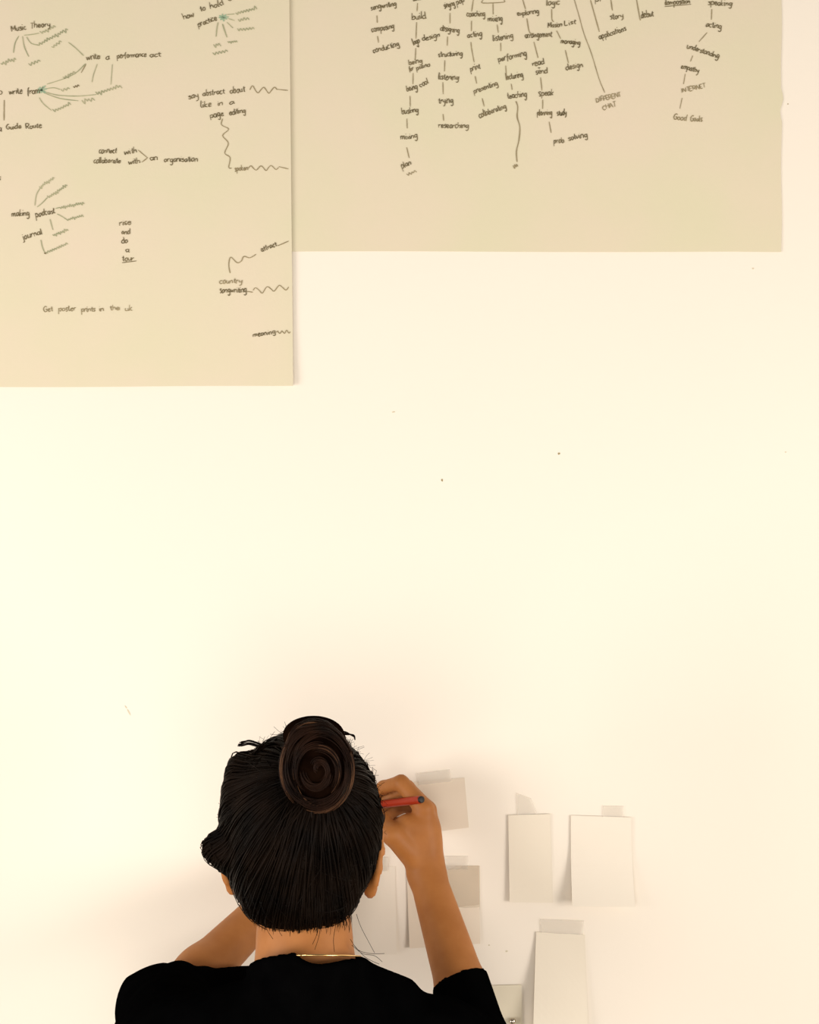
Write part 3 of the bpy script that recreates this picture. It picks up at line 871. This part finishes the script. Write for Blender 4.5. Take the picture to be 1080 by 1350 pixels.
for a, b in zip(ring[:-1], ring[1:]):
    T.cone(a, b, .0055, .0055, .003); T.cone(a + [0, 0, -.008], b + [0, 0, -.008], .006, .006, .003); T.cone(a + [0, 0, -.017], b + [0, 0, -.017], .0065, .0065, .003); T.cone(a + [0, 0, -.027], b + [0, 0, -.027], .008, .008, .004)
shirt = field_obj('t_shirt', T, M['shirt'], person)
shirt['label'] = 'black short-sleeved cotton t-shirt'

L_ = Field(axis((-.36, .16, .009)), axis((-.62, -.24, .009)), axis((.03, 1.0, .01)))
L_.ell((CX, -.45, .90), (.158, .108, .12), .03)
for sg in (-1, 1):
    hip, kn, an = np.array([CX + sg * .085, -.45, .86]), np.array([CX + sg * .095, -.445, .47]), np.array([CX + sg * .10, -.46, .09])
    L_.cone(hip, kn, .094, .066, .03); L_.cone(kn, an, .066, .052, .02)
field_obj('trousers', L_, M['trousers'], person)
for sg in (-1, 1):
    an = np.array([CX + sg * .10, -.46, .08])
    H = Field(axis((an[0] - .09, an[0] + .09, .006)), axis((-.56, -.24, .006)), axis((-.012, .14, .006)))
    H.cone(an + [0, -.015, -.03], an + [sg * .015, .145, -.045], .045, .036, .02, flat=((0, 0, 1), 1.0))
    H.cone(an + [0, -.01, 0], an + [0, -.01, .03], .042, .044, .01)
    H.plane_cut((0, 0, .002), (0, 0, -1))
    field_obj('shoe', H, M['shoe'], person)


# ------------------------------------------------------------------ strands and tubes
def tubes(paths, radii, n=3):
    V, F = [], []
    for P, r in zip(paths, radii):
        P = np.asarray(P, float); m = len(P)
        Tn = np.gradient(P, axis=0)
        Tn /= np.linalg.norm(Tn, axis=1)[:, None] + 1e-9
        ref = np.array([.31, .55, .77])
        U = np.cross(Tn, ref); U /= np.linalg.norm(U, axis=1)[:, None] + 1e-9
        Wv = np.cross(Tn, U)
        b = len(V)
        rr = r if np.ndim(r) else np.full(m, r)
        for i in range(m):
            for k in range(n):
                a = 2 * math.pi * k / n
                V.append(P[i] + (U[i] * math.cos(a) + Wv[i] * math.sin(a)) * rr[i])
        for i in range(m - 1):
            for k in range(n):
                j = (k + 1) % n
                F.append((b + i * n + k, b + i * n + j, b + (i + 1) * n + j, b + (i + 1) * n + k))
        F.append(tuple(b + k for k in range(n - 1, -1, -1)))
        F.append(tuple(b + (m - 1) * n + k for k in range(n)))
    return V, F


# necklace: thin chain round the neck, lower at the front
nk = []
nc = np.array([at(406, 1262, -.459)[0], -.459, at(406, 1262, -.515)[2]])
for i in range(65):
    a = 2 * math.pi * i / 64
    nk.append(nc + [.0525 * math.sin(a), -.0580 * math.cos(a) + 0.002, .004 * math.cos(a) - .002 - .030 * (1 - math.cos(a)) / 2 + min(0.0, .010 * math.sin(a + .12))])
V, F = tubes([nk], [.0009], 6)
neckl = mesh_obj('necklace', V, F, M['gold'], person, True)
neckl['label'] = 'thin gold necklace chain'

# ------------------------------------------------------------------ hair
HC = HEAD
Hf = Field(axis((-.24, .03, .003)), axis((-.56, -.28, .0035)), axis((1.36, 1.70, .003)))
Hf.ell(at(402, 1078, -.40), (.0800, .106, .091), .02)
Hf.ell(at(395, 1138, -.42), (.0705, .080, .066), .02)
Hf.ell(at(394, 1182, -.448), (.054, .051, .030), .015)
Hf.ell(at(316, 1050, -.41), (.014, .04, .045), .02)
Hf.ell(at(289, 1118, -.432), (.0160, .020, .0160), .010)
Hf.ell(at(308, 1128, -.435), (.018, .024, .016), .010)
Hf.plane_cut(at(400, 1085, -.385), (0, 1.0, -.62))                   # hairline over forehead and in front of the ears
hair = field_obj('hair', Hf, M['hair_base'], person)
hair['label'] = 'dark hair swept up from the nape'

O = at(400, 1090, -.405)
def surf_r(D):
    lo = np.full(len(D), .02); hi = np.full(len(D), .17)
    for _ in range(16):
        mid = (lo + hi) / 2
        v_ = Hf.sample(O + D * mid[:, None])
        lo = np.where(v_ < 0, mid, lo); hi = np.where(v_ < 0, hi, mid)
    return (lo + hi) / 2


BUN = at(419, 1011, -.488)
bd = BUN - O; bd /= np.linalg.norm(bd)


def lay(d_end, npts, off, t0, t1, wig):
    t = np.linspace(t0, t1, npts)
    om = math.acos(np.clip(bd @ d_end, -1, 1))
    D = (np.sin((1 - t) * om)[:, None] * bd + np.sin(t * om)[:, None] * d_end) / math.sin(om)
    side = np.cross(bd, d_end); side /= np.linalg.norm(side)
    D = D + side * (wig[0] * np.sin(t * wig[1] + wig[2]) * t * (1 - t * .4))[:, None]
    D /= np.linalg.norm(D, axis=1)[:, None]
    return O + D * (surf_r(D) + off)[:, None]


paths, rads = [], []
for c_ in range(230):
    th = rng.uniform(0, 2 * math.pi)
    # end directions spread over the hairline: nape, sides, brow
    if rng.random() < .62:
        px_, py_ = 398 + 86 * math.sin(th), 1110 + 105 * rng.uniform(-.2, 1)
        e = at(px_, min(py_, 1214), -.46 + .05 * abs(math.sin(th)))
    else:
        e = O + np.array([math.cos(th) * .09, rng.uniform(-.02, .03), .085 * math.sin(th) + .01])
    lift = rng.uniform(-.0014, .0042) * (1.0 if e[2] > 1.47 else .45)
    wg = (rng.uniform(-.12, .12), rng.uniform(2, 7), rng.uniform(0, 6))
    t0, t1 = rng.uniform(.03, .22), rng.uniform(.88, 1.03)
    ph = rng.uniform(0, 6)
    for i in range(rng.integers(5, 11)):
        de = e + rng.normal(0, .0070, 3) - O; de /= np.linalg.norm(de)
        if bd @ de > .94: continue
        n_ = 16
        tt = np.linspace(0, 1, n_)
        off = lift * np.sin(np.pi * np.clip(tt * 1.1, 0, 1)) + rng.uniform(-.0005, .0009) + .0009 * np.sin(8 * tt + ph)
        off[-2:] -= .0015
        p = lay(de, n_, off, t0 + rng.uniform(0, .06), t1 + rng.uniform(-.06, .02), (wg[0] + rng.uniform(-.012, .012), wg[1], wg[2]))
        p = p[p[:, 1] < -.33]
        if len(p) < 5: continue
        paths.append(p)
        rads.append(rng.uniform(.0005, .0012) * np.sin(np.linspace(.3, math.pi - .2, len(p))))
# hair swept up from the nape
for i in range(230):
    px_ = rng.uniform(334, 464)
    dx = (px_ - 399) / 66
    yb = -.447 - .050 * math.sqrt(max(0, 1 - dx * dx))
    b0 = 1219 + rng.normal(0, 4.5) - 9 * dx * dx
    top = 1178 + rng.uniform(-8, 8)
    xm = px_ + (402 - px_) * .06 + rng.uniform(-3, 3)
    pts = [at(px_ + rng.uniform(-2, 2), b0 + 7, yb + .002), at(px_, b0, yb - .0005), at(xm, 1204, yb - .003)]
    d_ = at(xm + (402 - xm) * .08, top, -.49) - O; d_ /= np.linalg.norm(d_)
    pts.append(O + d_ * (surf_r(d_[None])[0] + .0003))
    paths.append(smooth_poly(pts, 4)); rads.append(rng.uniform(.0003, .0009) * np.linspace(.12, 1, 13))
V, F = tubes(paths, rads, 4)
o = mesh_obj('hair_strands', V, F, M['hair'], hair, True)
tag(o, kind='stuff')

# curl pushed out over the left ear, and small escaped loops
paths, rads = [], []
for i in range(46):
    k = rng.uniform(-1, 1); d_ = rng.uniform(-.006, .006)
    s_ = rng.uniform(.72, .97)
    pts = [at(330, 1090 + 4 * k, -.452 + d_), at(303, 1099 + 3 * k, -.43 + d_), at(300 - 20 * s_, 1102 + 2 * k, -.415 + d_), at(300 - 29.5 * s_, 1115 + 3 * k, -.41 + d_),
           at(300 - 22 * s_, 1130 + 3 * k, -.41 + d_), at(298, 1141 + 3 * k, -.42 + d_), at(322, 1158 + 4 * k, -.445 + d_)]
    paths.append(smooth_poly(pts, 4)); rads.append(rng.uniform(.0006, .0013))
for i in range(14):
    k = rng.uniform(-3, 3); k2 = rng.uniform(-3, 3)
    paths.append(smooth_poly([at(345, 984 + k, -.42), at(330, 979 + k, -.415), at(321 + k2, 980 + k, -.41), at(316 + k2, 981 + k, -.41)], 4)); rads.append(.0007)
for i in range(6):
    k = rng.uniform(-3, 3)
    paths.append(smooth_poly([at(440, 965 + k, -.44), at(455, 966 + k, -.44), at(464 + k, 969, -.44), at(468, 973 + k, -.44)], 4)); rads.append(.0007)
V, F = tubes(paths, rads, 4)
tag(mesh_obj('loose_curls', V, F, M['hair'], hair, True), kind='stuff')

# bun
Bf = Field(axis((-.17, -.02, .0025)), axis((-.56, -.42, .0028)), axis((1.53, 1.69, .0025)))
Bf.ell(BUN, (.0345, .034, .0425), .01)
Bf.ell(at(413, 968, -.475), (.030, .026, .018), .010)
bun = field_obj('bun', Bf, M['bun_base'], hair)
bun['label'] = 'brown hair twisted into a bun'
groups = {'bun': ([], []), 'bun_light': ([], [])}


def on_bun(P, out):
    P = np.array(P)
    ys_ = np.linspace(-.552, -.44, 90)
    for i in range(len(P)):
        col = np.stack([np.full(90, P[i, 0]), ys_, np.full(90, P[i, 2])], 1)
        hit = np.flatnonzero(Bf.sample(col) < 0)
        if len(hit): P[i, 1] = min(P[i, 1], ys_[hit[0]] - out)
    return P



def bun_point(rh, a, out):
    dep = -.034 * np.sqrt(np.clip(1.06 - rh ** 2, 0.0, 1)) - out
    return BUN + np.stack([(.0355 + .3 * out) * rh * np.cos(a) + .003 * (1 - rh), dep, (.0435 + .3 * out) * rh * np.sin(a) + .004 * (1 - rh)], 1)


for (r0, r1, a0, span, hgt, wid, cnt) in ((.98, 1.02, 2.2, 2.6, .0010, .006, 30), (1.0, .96, 4.4, 2.5, .0014, .006, 30), (.86, .94, .2, 2.6, .0030, .009, 34), (.80, .72, 2.4, 2.4, .0036, .009, 34),
                                          (.74, .84, 4.3, 2.2, .0020, .009, 34), (.62, .50, 5.6, 2.4, .0034, .009, 30), (.55, .60, 1.2, 2.6, .0022, .008, 30), (.42, .30, 3.3, 2.6, .0028, .008, 28),
                                          (.30, .16, 5.2, 3.4, .0004, .007, 26), (.68, .90, 3.6, 1.6, .0040, .006, 22), (.9, .6, 1.0, 1.8, .0026, .006, 22), (.14, .05, 1.0, 3.0, .0010, .006, 18)):
    ph = rng.uniform(0, 6)
    for i in range(cnt):
        n_ = 20
        a = np.linspace(a0 + rng.uniform(-.25, .1), a0 + span + rng.uniform(-.2, .3), n_)
        tt = np.linspace(0, 1, n_)
        o1, o2 = rng.normal(0, .38), rng.normal(0, .38)
        tw = 2.2 * tt + ph
        dr = (o1 * np.cos(tw) - o2 * np.sin(tw)) * wid / .038 * .55
        dh = (o1 * np.sin(tw) + o2 * np.cos(tw)) * wid * .32
        p = bun_point(np.clip(r0 + (r1 - r0) * tt + dr, .03, 1.05), a, hgt * np.sin(np.pi * tt) + dh)
        edge = max(r0, r1) > .95
        key = 'bun_light' if rng.random() < (.55 if edge else .03) else 'bun'  # outer coils mostly get the painted lit-rim colour
        groups[key][0].append(p)
        groups[key][1].append(rng.uniform(.0005, .0011) * np.sin(np.linspace(.3, math.pi - .3, n_)))
for i in range(190):
    k = rng.uniform(-.1, 1.05); y_ = -.475 - rng.uniform(.010, .028) * (1 - abs(k - .5))
    pts = [at(374 + 6 * k, 988 - 8 * k, y_), at(388, 970 - 10 * k, y_), at(408, 961 - 11 * k, y_ - .002), at(430, 962 - 10 * k, y_), at(448, 972 - 5 * k, y_), at(464, 992, y_)]
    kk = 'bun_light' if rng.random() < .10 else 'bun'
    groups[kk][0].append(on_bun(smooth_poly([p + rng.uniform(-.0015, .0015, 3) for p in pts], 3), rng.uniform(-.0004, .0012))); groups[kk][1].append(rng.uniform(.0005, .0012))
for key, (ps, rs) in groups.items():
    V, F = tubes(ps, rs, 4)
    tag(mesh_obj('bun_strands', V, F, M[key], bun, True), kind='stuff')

# fly-away hairs
paths, rads = [], []
for i in range(210):
    th = rng.uniform(-.4, 3.5)
    px_, py_ = 400 + 100 * math.cos(th), 1075 - 112 * math.sin(th)
    y0 = -.405 + rng.uniform(-.03, .02)
    L0 = rng.uniform(6, 22)
    dr = th + rng.choice((-1, 1)) * rng.uniform(.5, 1.4)
    c_ = rng.uniform(-.45, .45)
    pts = [at(px_ - 9 * math.cos(dr), py_ + 9 * math.sin(dr), y0)]
    x_, z_ = px_, py_
    for s_ in range(5):
        pts.append(at(x_, z_, y0))
        x_ += L0 / 5 * math.cos(dr); z_ -= L0 / 5 * math.sin(dr); dr += c_ * .5
    paths.append(smooth_poly(pts, 3)); rads.append(rng.uniform(.00010, .00024))
# short tufts breaking the outline, mostly on the left
for i in range(34):
    th = rng.uniform(1.9, 3.45) if i < 24 else rng.uniform(-.1, 1.1)
    px_, py_ = 401 + 99 * math.cos(th), 1076 - 111 * math.sin(th)
    sg = 1 if th > 1.5 else -1
    dr = th + sg * rng.uniform(.9, 1.35)
    L0, y0 = rng.uniform(7, 14), -.405 + rng.uniform(-.03, .01)
    for j_ in range(7):
        d2, l2 = dr + rng.normal(0, .12), L0 * rng.uniform(.6, 1.1)
        bx_, bz_ = px_ + rng.normal(0, 1.2), py_ + rng.normal(0, 1.2)
        pts = [at(bx_ - 16 * math.cos(d2 + .3 * sg), bz_ + 16 * math.sin(d2 + .3 * sg), y0 - .01), at(bx_, bz_, y0), at(bx_ + l2 * math.cos(d2), bz_ - l2 * math.sin(d2), y0)]
        p = smooth_poly(pts, 4)
        paths.append(p); rads.append(rng.uniform(.0004, .0008) * np.linspace(1, .25, len(p)))
# stray hairs crossing the combed surface
for i in range(150):
    e = rng.normal(0, 1, 3); e[1] = -abs(e[1]) - .25; e /= np.linalg.norm(e)
    tn = np.cross(e, rng.normal(0, 1, 3)); tn /= np.linalg.norm(tn)
    aa = np.linspace(-.22, .22, 9) * rng.uniform(.5, 1.4)
    D = np.cos(aa)[:, None] * e + np.sin(aa)[:, None] * tn
    P = O + D * (surf_r(D) + .0016 + .0012 * np.cos(aa * 5))[:, None]
    if P[:, 1].max() > -.36 or P[:, 2].min() < 1.44: continue
    paths.append(P); rads.append(rng.uniform(.0002, .00045))
for pts in (((470, 1205), (476, 1222), (488, 1245), (494, 1256)), ((462, 1238), (472, 1252), (488, 1257), (507, 1257)), ((464, 1246), (478, 1257), (494, 1260), (504, 1268)),
            ((466, 1245), (482, 1262), (500, 1271)), ((424, 1205), (421, 1232), (415, 1252)), ((446, 1205), (440, 1235), (441, 1255)), ((420, 1210), (419, 1228), (412, 1245)), 
            ((350, 1212), (352, 1225), (360, 1238)), ((372, 1214), (368, 1226), (372, 1234))):
    yb = -.468 if pts[0][0] > 458 else -.512
    paths.append(smooth_poly([at(a, b, yb) for a, b in pts], 5)); rads.append(.00028)
V, F = tubes(paths, rads, 3)
tag(mesh_obj('flyaway_strands', V, F, M['hair'], hair), kind='stuff')
